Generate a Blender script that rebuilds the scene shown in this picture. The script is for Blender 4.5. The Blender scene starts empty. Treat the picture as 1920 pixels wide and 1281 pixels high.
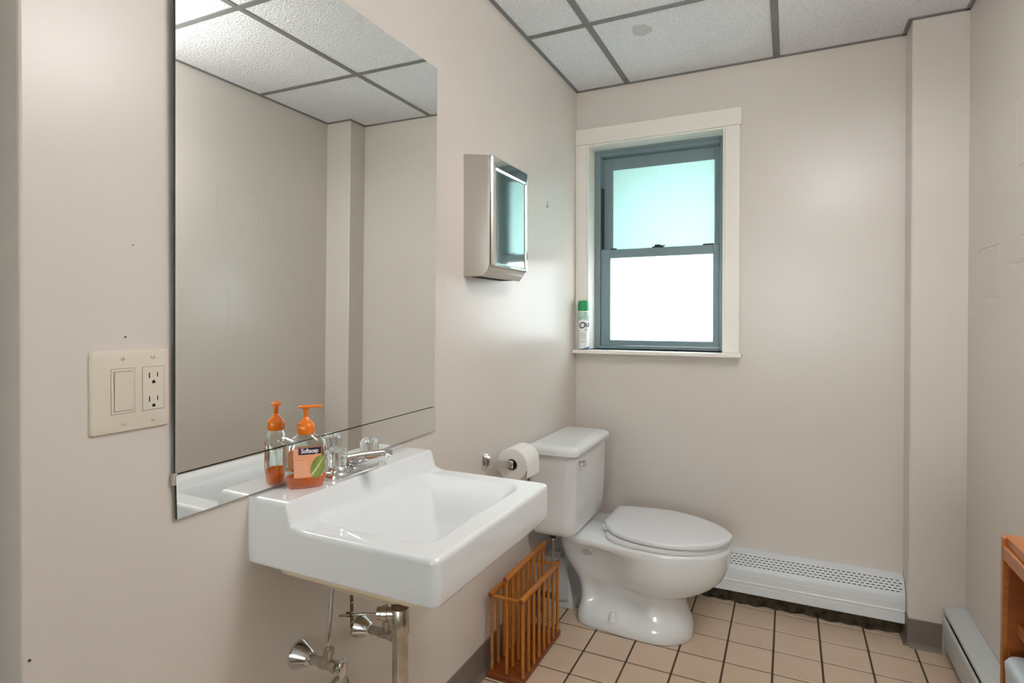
import bpy, bmesh, math, random
from mathutils import Vector, Matrix
from mathutils.bvhtree import BVHTree
random.seed(7)
PI = math.pi
scene = bpy.context.scene
COL = scene.collection

# ------------------------------------------------------------------ camera
F_PX, YAW, PITCH, ROLL, PPY = 1082.8, 0.4469, -0.0088, 0.0007, 605.0
CAM = Vector((0.907, -2.598, 1.179))
cam_d = bpy.data.cameras.new('camera')
cam = bpy.data.objects.new('camera', cam_d)
COL.objects.link(cam)
fw = Vector((-math.sin(YAW) * math.cos(PITCH), math.cos(YAW) * math.cos(PITCH), math.sin(PITCH)))
rt = Vector((math.cos(YAW), math.sin(YAW), 0))
up = rt.cross(fw)
r2 = rt * math.cos(ROLL) + up * math.sin(ROLL)
u2 = -rt * math.sin(ROLL) + up * math.cos(ROLL)
M = Matrix((r2, u2, -fw)).transposed().to_4x4()
M.translation = CAM
cam.matrix_world = M
cam_d.sensor_fit = 'HORIZONTAL'
cam_d.sensor_width = 36.0
cam_d.lens = F_PX / 1920 * 36.0
cam_d.shift_y = (PPY - 640.5) / 1920.0
cam_d.clip_start = 0.02
scene.camera = cam

# ------------------------------------------------------------------ world, exposure
SKY_COLOUR, SKY_STRENGTH = (0.985, 0.985, 1.0), 9.5
LAMP_STRENGTH = 12.5
scene.view_settings.view_transform = 'Standard'
scene.view_settings.look = 'None'
scene.view_settings.gamma = 1.0
scene.view_settings.use_curve_mapping = False
scene.view_settings.exposure = 0.56
world = bpy.data.worlds.new('overcast_sky')
scene.world = world
world.use_nodes = True
bg = world.node_tree.nodes['Background']
bg.inputs[0].default_value = (*SKY_COLOUR, 1)
bg.inputs[1].default_value = SKY_STRENGTH

# ------------------------------------------------------------------ materials
def lin(c):
    c /= 255.0
    return c / 12.92 if c <= 0.04045 else ((c + 0.055) / 1.055) ** 2.4
def rgb(r, g, b):
    return (lin(r), lin(g), lin(b), 1.0)
MATS = {}
def mat(name, col, rough=0.5, metal=0.0, bump=None, vary=None, **kw):
    """bump = (scale, strength, detail); vary = (scale, second colour, amount, stretch)"""
    m = bpy.data.materials.new(name)
    m.use_nodes = True
    nt = m.node_tree
    b = nt.nodes['Principled BSDF']
    b.inputs['Base Color'].default_value = col
    b.inputs['Roughness'].default_value = rough
    b.inputs['Metallic'].default_value = metal
    for k, v in kw.items():
        b.inputs[k.replace('_', ' ')].default_value = v
    tc = nt.nodes.new('ShaderNodeTexCoord')
    if vary:
        mp = nt.nodes.new('ShaderNodeMapping')
        mp.inputs['Scale'].default_value = vary[3] if len(vary) > 3 else (1, 1, 1)
        nt.links.new(tc.outputs['Object'], mp.inputs[0])
        n = nt.nodes.new('ShaderNodeTexNoise')
        n.inputs['Scale'].default_value = vary[0]
        n.inputs['Detail'].default_value = 6
        nt.links.new(mp.outputs[0], n.inputs['Vector'])
        cr = nt.nodes.new('ShaderNodeValToRGB')
        cr.color_ramp.elements[0].position = 0.5 - 0.5 * (1 - vary[2]) * 0.6
        cr.color_ramp.elements[1].position = 0.5 + 0.5 * (1 - vary[2]) * 0.6
        cr.color_ramp.elements[0].color = col
        cr.color_ramp.elements[1].color = vary[1]
        nt.links.new(n.outputs['Fac'], cr.inputs[0])
        nt.links.new(cr.outputs[0], b.inputs['Base Color'])
    if bump:
        n2 = nt.nodes.new('ShaderNodeTexNoise')
        n2.inputs['Scale'].default_value = bump[0]
        n2.inputs['Detail'].default_value = bump[2]
        nt.links.new(tc.outputs['Object'], n2.inputs['Vector'])
        bp = nt.nodes.new('ShaderNodeBump')
        bp.inputs['Strength'].default_value = bump[1]
        bp.inputs['Distance'].default_value = bump[3] if len(bump) > 3 else 0.002
        nt.links.new(n2.outputs['Fac'], bp.inputs['Height'])
        nt.links.new(bp.outputs[0], b.inputs['Normal'])
    MATS[name] = m
    return m

WALL = mat('wall_paint', rgb(219, 211, 203), 0.27, bump=(90, 0.03, 4), vary=(1.6, rgb(223, 215, 208), 0.1), Specular_IOR_Level=0.42)
WALLSCAR = mat('wall_scar_paint', rgb(209, 200, 190), 0.4)
HOLE = mat('nail_hole', rgb(70, 66, 62), 0.9)
TILE_C = mat('ceiling_tile_fibre', rgb(252, 253, 255), 0.95, bump=(120, 1.0, 4, 0.007), vary=(120, rgb(228, 231, 236), 0.35))
TEE = mat('ceiling_tee_paint', rgb(128, 128, 127), 0.5)
STAIN = mat('water_stain', rgb(206, 206, 204), 0.95, bump=(120, 1.0, 4, 0.007), vary=(90, rgb(222, 222, 221), 0.3))
FLOORT = mat('floor_tile_ceramic', rgb(218, 194, 170), 0.33, bump=(60, 0.06, 3), vary=(7, rgb(208, 184, 160), 0.1))
GROUT = mat('grout', rgb(84, 68, 50), 0.9)
COVE = mat('cove_base_vinyl', rgb(124, 112, 104), 0.45)
PORC = mat('porcelain', rgb(230, 232, 233), 0.07, Coat_Weight=0.3, Coat_Roughness=0.03)
BISQUE = mat('unglazed_porcelain', rgb(222, 208, 180), 0.45)
SEATP = mat('seat_plastic', rgb(230, 231, 234), 0.22)
CHROME = mat('chrome', rgb(225, 226, 226), 0.08, 1.0)
DULLCHROME = mat('worn_chrome', rgb(214, 211, 204), 0.26, 1.0, vary=(40, rgb(186, 180, 170), 0.3))
STEEL = mat('stainless_steel', rgb(200, 194, 186), 0.55, 1.0)
STEELPOL = mat('polished_steel', rgb(214, 218, 218), 0.07, 1.0)
BRASSD = mat('tarnished_brass', rgb(96, 78, 54), 0.45, 0.8, vary=(120, rgb(130, 112, 80), 0.4))
DARK = mat('dark_rubber', rgb(32, 29, 26), 0.5)
ALU = mat('window_aluminium', rgb(122, 142, 148), 0.42)
TRIMW = mat('trim_white_paint', rgb(242, 237, 229), 0.3)
PLATE = mat('switch_plastic', rgb(224, 215, 200), 0.28)
PLATESLOT = mat('switch_gap', rgb(136, 124, 108), 0.8)
HEATW = mat('heater_enamel', rgb(226, 230, 233), 0.3)
HEATGRY = mat('heater_grey_enamel', rgb(200, 205, 205), 0.35)
SLOT = mat('vent_slot', rgb(22, 22, 24), 0.9)
GRIMESHADE = mat('grime_and_shade', rgb(34, 28, 20), 0.95, bump=(60, 1.0, 5), vary=(30, rgb(96, 84, 64), 0.35))
OAK = mat('varnished_oak', rgb(192, 122, 46), 0.28, vary=(14, rgb(166, 96, 30), 0.2, (6, 1, 6)))
OAKD = mat('varnished_oak_end', rgb(142, 74, 26), 0.3, vary=(20, rgb(118, 56, 18), 0.2))
CAB = mat('honey_oak_cabinet', rgb(186, 116, 58), 0.3, vary=(10, rgb(160, 92, 42), 0.25, (2, 2, 14)))
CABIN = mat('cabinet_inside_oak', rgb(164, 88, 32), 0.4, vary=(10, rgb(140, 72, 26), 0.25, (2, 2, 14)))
BIN = mat('bin_plastic', rgb(176, 188, 190), 0.35)
PAPER = mat('toilet_tissue', rgb(238, 236, 232), 0.9, bump=(300, 0.2, 2))
CARD = mat('roll_core_card', rgb(150, 140, 126), 0.9)
GREENCAP = mat('green_plastic_cap', rgb(0, 150, 92), 0.3)
CANW = mat('can_white_print', rgb(234, 236, 236), 0.25)
CANGR = mat('can_meadow_print', rgb(110, 176, 150), 0.3, vary=(60, rgb(206, 222, 214), 0.3))
INK = mat('navy_ink', rgb(26, 34, 60), 0.4)
INKBLUE = mat('blue_ink', rgb(36, 66, 132), 0.35)
INKGREY = mat('grey_ink', rgb(112, 116, 122), 0.5)
ORANGE = mat('orange_pump_plastic', rgb(236, 122, 22), 0.25, Subsurface_Weight=0.2, Subsurface_Radius=(0.02, 0.008, 0.002))
LABELP = mat('peach_label', rgb(240, 166, 126), 0.35)
LABELL = mat('label_fine_print', rgb(246, 196, 164), 0.4)
LABELN = mat('label_navy_band', rgb(40, 24, 62), 0.35)
LABELW = mat('label_white_print', rgb(244, 240, 240), 0.4)
ALOE = mat('aloe_green_print', rgb(104, 124, 46), 0.35, vary=(70, rgb(146, 158, 78), 0.3, (1, 1, 0.2)))
ALOELIGHT = mat('aloe_light_print', rgb(206, 212, 170), 0.35)
MIRROR = mat('mirror_silver', (0.93, 0.95, 0.935, 1), 0.0, 1.0)
MIRREDGE = mat('mirror_edge_glass', rgb(38, 54, 46), 0.2)
LAMPH = mat('lamp_housing', rgb(230, 230, 228), 0.5)
DOORP = mat('door_paint', rgb(206, 196, 182), 0.4)

def mat_nodes(name):
    m = bpy.data.materials.new(name)
    m.use_nodes = True
    nt = m.node_tree
    nt.nodes.clear()
    out = nt.nodes.new('ShaderNodeOutputMaterial')
    MATS[name] = m
    return m, nt, out
def clear_material(name, tint, gloss=0.1, rough=0.03, edge=0.5):
    m, nt, out = mat_nodes(name)
    t = nt.nodes.new('ShaderNodeBsdfTransparent'); t.inputs[0].default_value = tint
    g = nt.nodes.new('ShaderNodeBsdfGlossy'); g.inputs[0].default_value = (1, 1, 1, 1); g.inputs['Roughness'].default_value = rough
    fr = nt.nodes.new('ShaderNodeLayerWeight'); fr.inputs[0].default_value = edge
    mp = nt.nodes.new('ShaderNodeMapRange'); mp.inputs['To Min'].default_value = gloss * 0.4; mp.inputs['To Max'].default_value = min(1, gloss * 4)
    mix = nt.nodes.new('ShaderNodeMixShader')
    nt.links.new(fr.outputs['Facing'], mp.inputs[0])
    nt.links.new(mp.outputs[0], mix.inputs[0])
    nt.links.new(t.outputs[0], mix.inputs[1]); nt.links.new(g.outputs[0], mix.inputs[2])
    nt.links.new(mix.outputs[0], out.inputs[0])
    return m
PET = clear_material('clear_bottle_plastic', (0.9, 0.94, 0.91, 1), 0.10)
CLEARBACK = clear_material('clear_glass', (0.96, 1.0, 0.985, 1), 0.02)
m, nt, out = mat_nodes('orange_soap')
t = nt.nodes.new('ShaderNodeBsdfTranslucent'); t.inputs[0].default_value = rgb(255, 150, 40)
d = nt.nodes.new('ShaderNodeBsdfDiffuse'); d.inputs[0].default_value = rgb(252, 136, 34)
tr = nt.nodes.new('ShaderNodeBsdfTransparent'); tr.inputs[0].default_value = rgb(255, 190, 90)
mx = nt.nodes.new('ShaderNodeMixShader'); mx2 = nt.nodes.new('ShaderNodeMixShader')
mx.inputs[0].default_value = 0.5; mx2.inputs[0].default_value = 0.45
nt.links.new(t.outputs[0], mx.inputs[1]); nt.links.new(d.outputs[0], mx.inputs[2])
nt.links.new(mx.outputs[0], mx2.inputs[1]); nt.links.new(tr.outputs[0], mx2.inputs[2])
nt.links.new(mx2.outputs[0], out.inputs[0])
SOAP = m
m, nt, out = mat_nodes('cut_acrylic')
g = nt.nodes.new('ShaderNodeBsdfGlass'); g.inputs['Roughness'].default_value = 0.02; g.inputs['IOR'].default_value = 1.45
t = nt.nodes.new('ShaderNodeBsdfTransparent'); t.inputs[0].default_value = (0.93, 0.94, 0.93, 1)
mx = nt.nodes.new('ShaderNodeMixShader'); mx.inputs[0].default_value = 0.35
nt.links.new(g.outputs[0], mx.inputs[1]); nt.links.new(t.outputs[0], mx.inputs[2]); nt.links.new(mx.outputs[0], out.inputs[0])
ACRYL = m
def frosted(name, tint):
    m, nt, out = mat_nodes(name)
    t = nt.nodes.new('ShaderNodeBsdfTranslucent'); t.inputs[0].default_value = tint
    g = nt.nodes.new('ShaderNodeBsdfGlossy'); g.inputs['Roughness'].default_value = 0.35
    mx = nt.nodes.new('ShaderNodeMixShader'); mx.inputs[0].default_value = 0.05
    tc = nt.nodes.new('ShaderNodeTexCoord'); n = nt.nodes.new('ShaderNodeTexVoronoi'); n.inputs['Scale'].default_value = 160
    bp = nt.nodes.new('ShaderNodeBump'); bp.inputs['Strength'].default_value = 0.5; bp.inputs['Distance'].default_value = 0.003
    nt.links.new(tc.outputs['Object'], n.inputs['Vector']); nt.links.new(n.outputs['Distance'], bp.inputs['Height'])
    nt.links.new(bp.outputs[0], t.inputs['Normal']); nt.links.new(bp.outputs[0], g.inputs['Normal'])
    nt.links.new(t.outputs[0], mx.inputs[1]); nt.links.new(g.outputs[0], mx.inputs[2]); nt.links.new(mx.outputs[0], out.inputs[0])
    return m
FROST = frosted('frosted_glass_dimmed', (0.116, 0.184, 0.176, 1))  # upper pane's dimmer teal daylight is put into this tint
FROSTW = frosted('frosted_glass_white', (0.66, 0.70, 0.72, 1))
def lamp_mat(name, strength):
    m, nt, out = mat_nodes(name)
    e = nt.nodes.new('ShaderNodeEmission'); e.inputs[0].default_value = (1.0, 0.985, 0.96, 1); e.inputs[1].default_value = strength
    nt.links.new(e.outputs[0], out.inputs[0])
    return m
LAMP = lamp_mat('lamp_diffuser', LAMP_STRENGTH)
DAYBLOCK = mat('daylight_block_teal', rgb(70, 128, 124), 0.8)  # teal colours the daylight these added blocks bounce onto the panes
YARD = mat('concrete_yard', rgb(216, 214, 208), 0.9, vary=(4, rgb(206, 204, 198), 0.3))

# ------------------------------------------------------------------ helpers
ROOTLOC = {}
def rootloc(o):
    while o is not None:
        if o.name in ROOTLOC:
            return ROOTLOC[o.name]
        o = o.parent
    return Vector((0, 0, 0))
def thing(name, label, cat, loc, group=None):
    o = bpy.data.objects.new(name, None)
    o.empty_display_size = 0.05
    COL.objects.link(o)
    o.location = loc
    ROOTLOC[o.name] = Vector(loc)
    o['label'] = label; o['category'] = cat
    if group: o['group'] = group
    return o
def obj(name, bm, mats, parent=None, smooth=False, label=None, auto=None):
    """bm holds world coordinates; one mesh object"""
    if parent is not None:
        bmesh.ops.translate(bm, verts=bm.verts, vec=-rootloc(parent))
    me = bpy.data.meshes.new(name)
    bmesh.ops.recalc_face_normals(bm, faces=bm.faces)
    if smooth or auto:
        for f in bm.faces: f.smooth = True
    if auto:
        ang = math.radians(auto)
        for e in bm.edges:
            if len(e.link_faces) == 2 and e.calc_face_angle(0) > ang:
                e.smooth = False
    bm.to_mesh(me); bm.free()
    for mm in (mats if isinstance(mats, (list, tuple)) else [mats]):
        me.materials.append(mm)
    o = bpy.data.objects.new(name, me)
    COL.objects.link(o)
    if parent is not None: o.parent = parent
    if label: o['label'] = label
    return o
def struct(name, bm, mats, parent=None, **kw):
    o = obj(name, bm, mats, parent, **kw)
    if parent is None: o['kind'] = 'structure'
    return o
def box(bm, x0, x1, y0, y1, z0, z1, bev=0.0, seg=2, mi=0):
    b = bmesh.new()
    bmesh.ops.create_cube(b, size=1)
    for v in b.verts:
        v.co = Vector(((x0 + x1) / 2 + v.co.x * (x1 - x0), (y0 + y1) / 2 + v.co.y * (y1 - y0), (z0 + z1) / 2 + v.co.z * (z1 - z0)))
    if bev > 0:
        bmesh.ops.bevel(b, geom=b.edges[:], offset=bev, segments=seg, profile=0.5, affect='EDGES')
    merge(bm, b, mi)
def merge(bm, b, mi=0):
    mp = {}
    for v in b.verts: mp[v] = bm.verts.new(v.co)
    for f in b.faces:
        nf = bm.faces.new([mp[v] for v in f.verts]); nf.material_index = mi; nf.smooth = f.smooth
    b.free()
def B(x0, x1, y0, y1, z0, z1, bev=0.0, seg=2):
    bm = bmesh.new(); box(bm, x0, x1, y0, y1, z0, z1, bev, seg); return bm
def loft(bm, rings, cap0=True, cap1=True, closed=True, mi=0):
    vs = [[bm.verts.new(p) for p in r] for r in rings]
    n = len(rings[0])
    for a, b in zip(vs, vs[1:]):
        for i in range(n if closed else n - 1):
            j = (i + 1) % n
            bm.faces.new((a[i], a[j], b[j], b[i])).material_index = mi
    if cap0: bm.faces.new(vs[0][::-1]).material_index = mi
    if cap1: bm.faces.new(vs[-1]).material_index = mi
    return vs
def frame_of(d):
    d = Vector(d).normalized()
    a = Vector((0, 0, 1)) if abs(d.z) < 0.9 else Vector((1, 0, 0))
    u = d.cross(a).normalized()
    return d, u, d.cross(u).normalized()
def lathe(bm, base, axis, prof, n=32, mi=0, cap0=True, cap1=True, lobes=None):
    """prof = [(distance along the axis, radius)]"""
    d, u, v = frame_of(axis)
    base = Vector(base)
    rings = []
    for (h, r) in prof:
        ring = []
        for i in range(n):
            a = 2 * PI * i / n
            rr = r * (1 + (lobes[1] * math.cos(lobes[0] * a) if lobes else 0))
            ring.append(base + d * h + (u * math.cos(a) + v * math.sin(a)) * max(rr, 1e-5))
        rings.append(ring)
    loft(bm, rings, cap0, cap1, mi=mi)
def tube(bm, pts, r, n=12, mi=0):
    pts = [Vector(p) for p in pts]
    rings = []
    prev = None
    for i, p in enumerate(pts):
        t = (pts[min(i + 1, len(pts) - 1)] - pts[max(i - 1, 0)]).normalized()
        if prev is None:
            d, u, v = frame_of(t)
        else:
            u = (prev - t * prev.dot(t)).normalized(); v = t.cross(u)
        prev = u
        rr = r[i] if isinstance(r, (list, tuple)) else r
        rings.append([p + (u * math.cos(2 * PI * k / n) + v * math.sin(2 * PI * k / n)) * rr for k in range(n)])
    loft(bm, rings, mi=mi)
def bez(p0, p1, p2, p3, n=12):
    out = []
    for i in range(n + 1):
        t = i / n
        out.append(tuple((1 - t) ** 3 * a + 3 * (1 - t) ** 2 * t * b + 3 * (1 - t) * t * t * c + t ** 3 * d for a, b, c, d in zip(p0, p1, p2, p3)))
    return out
def prism_y(bm, prof, y0, y1, mi=0):
    """prof = [(x, z)] extruded from y0 to y1"""
    loft(bm, [[(x, y0, z) for x, z in prof], [(x, y1, z) for x, z in prof]], mi=mi)
def prism_x(bm, prof, x0, x1, mi=0):
    loft(bm, [[(x0, y, z) for y, z in prof], [(x1, y, z) for y, z in prof]], mi=mi)
def rrect(x0, x1, y0, y1, r, z, n=8):
    pts = []
    for cx, cy, a0 in ((x1 - r, y1 - r, 0), (x0 + r, y1 - r, 90), (x0 + r, y0 + r, 180), (x1 - r, y0 + r, 270)):
        for i in range(n + 1):
            a = math.radians(a0 + 90 * i / n)
            pts.append((cx + r * math.cos(a), cy + r * math.sin(a), z))
    return pts
def sstep(a, b, x):
    t = max(0.0, min(1.0, (x - a) / (b - a)))
    return t * t * (3 - 2 * t)
def lerp(a, b, t): return a + (b - a) * t
def text_mesh(txt, size, bold=0.0, shear=0.0, space=1.0):
    cu = bpy.data.curves.new('lettering', 'FONT')
    cu.body = txt; cu.size = size; cu.offset = bold; cu.shear = shear; cu.space_character = space
    cu.align_x = 'CENTER'; cu.align_y = 'CENTER'
    cu.resolution_u = 3
    o = bpy.data.objects.new('lettering', cu)
    COL.objects.link(o)
    dg = bpy.context.evaluated_depsgraph_get()
    me = bpy.data.meshes.new_from_object(o.evaluated_get(dg))
    bm = bmesh.new(); bm.from_mesh(me)
    bpy.data.objects.remove(o); bpy.data.meshes.remove(me); bpy.data.curves.remove(cu)
    bmesh.ops.subdivide_edges(bm, edges=[e for e in bm.edges if e.calc_length() > size * 0.25], cuts=2)
    bmesh.ops.triangulate(bm, faces=bm.faces)
    return bm

# ------------------------------------------------------------------ room shell
RX, CZ = 1.465, 2.240                   # right wall, ceiling height
WEND = -2.195                           # left wall ends here
PX0, PY = 1.300, -0.120                 # pilaster
NEARY, FARX = -6.00, -0.60

# floor: grout bed with every tile its own piece
floor = struct('floor', B(FARX - .1, RX + .1, NEARY - .1, .12, -.12, -.0025), GROUT)
TX, TY, G = 0.1516, 0.1455, 0.0065
tb = bmesh.new()
box(tb, -TX / 2 + G / 2, TX / 2 - G / 2, -TY / 2 + G / 2, TY / 2 - G / 2, -.008, 0, .0012, 1)
tile_me = None
for i in range(-1, 10):
    for j in range(-1, 17):
        x0, x1 = .105 + TX * i, .105 + TX * (i + 1)
        y1, y0 = -.0725 - TY * j, -.0725 - TY * (j + 1)
        full = x0 >= -.001 and x1 <= RX and y1 <= 0.001
        if full:
            if tile_me is None:
                t0 = obj('tile', tb, FLOORT, floor)
                tile_me = t0.data
            else:
                t0 = bpy.data.objects.new('tile', tile_me); COL.objects.link(t0); t0.parent = floor
            t0.location = ((x0 + x1) / 2, (y0 + y1) / 2, random.uniform(-.0003, .0002))
        else:
            xa, xb, ya, yb = max(x0, 0) + G / 2, min(x1, RX) - G / 2, y0 + G / 2, min(y1, 0) - G / 2
            if xb - xa > .01 and yb - ya > .01:
                obj('tile', B(xa, xb, ya, yb, -.008, 0, .0012, 1), FLOORT, floor)

# walls
WX0, WX1, WZ0, WZ1 = 0.060, 0.655, 1.030, 1.990      # window opening
bm = bmesh.new()
box(bm, -.12, WX0, 0, .14, 0, 2.5); box(bm, WX1, RX + .12, 0, .14, 0, 2.5)
box(bm, WX0, WX1, 0, .14, 0, WZ0); box(bm, WX0, WX1, 0, .14, WZ1, 2.5)
wall_back = struct('wall_back', bm, WALL)
obj('pilaster', B(PX0, RX + .02, PY, 0.02, -.01, CZ + .05, .005, 2), WALL, wall_back)
wall_left = struct('wall_left', B(-.12, 0, WEND, .0, 0, 2.5, .004, 2), WALL)
wall_right = struct('wall_right', B(RX, RX + .12, NEARY, 0, 0, 2.5), WALL)
HW = (.45, 1.40, .75, 2.10)           # added window behind the camera, brings in frontal fill light
bm = bmesh.new()
box(bm, FARX - .1, HW[0], NEARY - .12, NEARY, 0, 2.5); box(bm, HW[1], RX + .1, NEARY - .12, NEARY, 0, 2.5)
box(bm, HW[0], HW[1], NEARY - .12, NEARY, 0, HW[2]); box(bm, HW[0], HW[1], NEARY - .12, NEARY, HW[3], 2.5)
struct('wall_front', bm, WALL)
w2 = struct('added_fill_window', B(HW[0], HW[1], NEARY - .10, NEARY + .02, HW[2] - .02, HW[2] + .005), TRIMW)
bm = bmesh.new()
for a in ((HW[0], HW[0] + .05, HW[2], HW[3]), (HW[1] - .05, HW[1], HW[2], HW[3]), (HW[0] + .05, HW[1] - .05, HW[3] - .05, HW[3]), (HW[0] + .05, HW[1] - .05, HW[2] + .005, HW[2] + .05)):
    box(bm, a[0], a[1], NEARY - .08, NEARY - .04, a[2], a[3])
obj('window_frame', bm, ALU, w2)
obj('pane', B(HW[0] + .05, HW[1] - .05, NEARY - .062, NEARY - .058, HW[2] + .05, HW[3] - .05), CLEARBACK, w2)
struct('wall_passage_left', B(FARX - .12, FARX, -2.9, WEND, 0, 2.5), WALL)
struct('wall_hall_baffle', B(FARX - .12, .12, NEARY, -2.9, 0, 2.5), WALL)  # projects inward to keep part of the added window's light off the corner
struct('wall_passage_back', B(FARX - .12, -.12, WEND, WEND + .12, 0, 2.5), WALL)

# scars and holes left on the walls, thin raised paint
def scar(y0, y1, z0, z1, w=.003):
    bm = bmesh.new()
    for a in ((y0, y1, z0, z0 + w), (y0, y1, z1 - w, z1), (y0, y0 + w, z0, z1), (y1 - w, y1, z0, z1)):
        box(bm, RX - .0006, RX + .001, *a)
    obj('adhesive_outline', bm, WALLSCAR, wall_right)
scar(-.815, -.580, 1.590, 1.764); scar(-.979, -.746, 1.095, 1.281); scar(-.434, -.240, 1.240, 1.401); scar(-.70, -.52, 1.33, 1.34, .002)
def dots(parent, side, pts):
    for a, z, r in pts:
        bm = bmesh.new()
        x = RX + .0004 if side else -.0004
        lathe(bm, (x, a, z), (-1 if side else 1, 0, 0), [(0, r), (.0012, r * .9)], 10)
        obj('nail_hole', bm, HOLE, parent)
dots(wall_left, 0, [(-2.062, 1.149, .0016), (-2.199 + .012, .723, .0022), (-2.05, 1.29, .0010), (-1.16, 1.27, .0014)])
dots(wall_right, 1, [(-.70, 1.55, .0018), (-.92, 1.49, .0018), (-.86, 1.26, .0018), (-.66, 1.40, .0014), (-.63, 1.40, .0014)])
bm = bmesh.new(); lathe(bm, (-.001, -2.067, 1.320), (1, 0, 0), [(0, .011), (.0008, .009), (.0011, .005), (.0004, .001)], 20)
obj('patched_dent', bm, WALL, wall_left, smooth=True)
bm = bmesh.new(); box(bm, 0, .0015, -.370, -.366, 1.640, 1.660, .0005, 1); box(bm, 0, .006, -.372, -.364, 1.636, 1.641, .001, 1); box(bm, 0, .004, -.372, -.364, 1.659, 1.662, .001, 1)
h = obj('wall_hook', bm, STEEL); h['label'] = 'tiny metal hook on the left wall between dispenser and window'; h['category'] = 'hook'

# ceiling: slab above, tees, every tile its own piece
ceiling = struct('ceiling', B(FARX - .1, RX + .1, NEARY - .1, .12, CZ + .03, CZ + .15), WALL)
xs = [FARX, -.365, .245, .857, RX]
ys = [0.0, -.585, -1.195, -1.805, -2.415, -3.025, -3.635, -4.245, -4.855, -5.465, NEARY]
TW = .012
for i in range(4):
    for j in range(10):
        x0, x1, y1, y0 = xs[i], xs[i + 1], ys[j], ys[j + 1]
        if i == 0 and y0 > WEND: continue
        spans = [(x0, x1, y0, y1)]
        if i == 1:
            if y0 >= WEND: spans = [(0.0, x1, y0, y1)]
            elif y1 > WEND: spans = [(0.0, x1, WEND, y1), (x0, x1, y0, WEND)]
        if i == 0 and y1 > WEND: spans = [(x0, x1, y0, WEND)]
        for (a, b, c, d) in spans:
            if i == 3 and j == 0:        # tile notched around the pilaster
                bm = bmesh.new()
                box(bm, a + TW, b - .012, c + TW, PY - .012, CZ + .001, CZ + .018, .001, 1)
                box(bm, a + TW, PX0 - .012, PY - .0125, d - .012, CZ + .001, CZ + .018, .0008, 1)
            else:
                bm = B(a + .008, b - .008, c + .008, d - .008, CZ + .001, CZ + .018, .001, 1)
            obj('ceiling_tile', bm, TILE_C, ceiling)
def tee(x0, x1, y0, y1):
    bm = bmesh.new(); box(bm, x0, x1, y0, y1, CZ - .002, CZ + .001, .0004, 1)
    cx, cy = (x0 + x1) / 2, (y0 + y1) / 2
    if x1 - x0 < y1 - y0: box(bm, cx - .003, cx + .003, y0, y1, CZ + .001, CZ + .029)
    else: box(bm, x0, x1, cy - .003, cy + .003, CZ + .001, CZ + .029)
    obj('ceiling_tee', bm, TEE, ceiling)
for x in xs[2:4]: tee(x - TW, x + TW, NEARY, -.0)
tee(xs[1] - TW, xs[1] + TW, NEARY, WEND)
for y in ys[1:-1]:
    lo = 1 if y > WEND else 0
    for i in range(lo, 4):
        a = max(xs[i], 0.0) if y > WEND else xs[i]
        tee(a + TW, xs[i + 1] - TW, y - TW, y + TW)
def angle(x0, x1, y0, y1):
    obj('wall_angle', B(x0, x1, y0, y1, CZ - .003, CZ + .02, .0006, 1), TEE, ceiling)
AW = .014
angle(0, AW, WEND, 0); angle(0, PX0, -AW, 0); angle(PX0 - AW, PX0, PY - AW, 0); angle(PX0, RX, PY - AW, PY); angle(RX - AW, RX, NEARY, PY)
angle(FARX, RX, NEARY, NEARY + AW); angle(FARX, FARX + AW, NEARY, WEND); angle(FARX, 0, WEND - AW, WEND)
bm = bmesh.new()
ring = []
for k in range(28):
    a = 2 * PI * k / 28
    rr = 1 + .06 * math.sin(3 * a + 1) + .04 * math.sin(5 * a)
    ring.append((.412 + .036 * rr * math.cos(a), -.459 + .045 * rr * math.sin(a)))
loft(bm, [[(x, y, CZ + .0012) for x, y in ring], [(x, y, CZ + .0005) for x, y in ring]])
obj('water_stain', bm, STAIN, ceiling, label='grey round water stain')

# cove base
def cove(name, x0, x1, y0, y1, nx, ny, parent=None):
    """strip 4 mm thick with a small toe, facing nx, ny"""
    prof = [(0, 0), (.016, 0), (.011, .006), (.0055, .016), (.004, .03), (.004, .099), (.002, .101), (0, .101)]
    bm = bmesh.new()
    if nx: loft(bm, [[(x0 + nx * d, y, z) for d, z in prof] for y in (y0, y1)])
    else: loft(bm, [[(x, y0 + ny * d, z) for d, z in prof] for x in (x0, x1)])
    return struct(name, bm, COVE, parent)
cove('baseboard_left', 0, 0, WEND, -.42, 1, 0)
bb = cove('baseboard_back', PX0, 1.398, PY, PY, 0, -1)
cove('baseboard_return', PX0, 0, PY - .004, -.02, -1, 0, bb)

# ------------------------------------------------------------------ window
win = struct('window_1', B(WX0 - .002, WX1 + .002, .075, .14, WZ1 - .012, WZ1 + .004), TRIMW)
CT = .018
obj('side_casing', B(.0006, .052, -CT, 0, 1.030, 1.984, .002, 1), TRIMW, win)
obj('side_casing', B(.662, .722, -CT, 0, 1.030, 1.984, .002, 1), TRIMW, win)
obj('head_casing', B(.0006, .728, -CT - .003, 0, 1.984, 2.056, .002, 1), TRIMW, win)
obj('sill', B(.0006, .732, -.062, .13, 1.013, 1.030, .004, 2), TRIMW, win)
bm = bmesh.new()
box(bm, .052, .062, -.010, .10, 1.030, 1.984, .0015, 1); box(bm, .653, .662, -.010, .10, 1.030, 1.984, .0015, 1); box(bm, .062, .653, -.010, .10, 1.976, 1.984, .0015, 1)
obj('jamb_liner', bm, TRIMW, win)
FX0, FX1, FZ0, FZ1 = .062, .653, 1.030, 1.978
bm = bmesh.new()
box(bm, FX0, FX0 + .028, .085, .15, FZ0, FZ1, .002, 1); box(bm, FX1 - .022, FX1, .085, .15, FZ0, FZ1, .002, 1)
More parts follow.
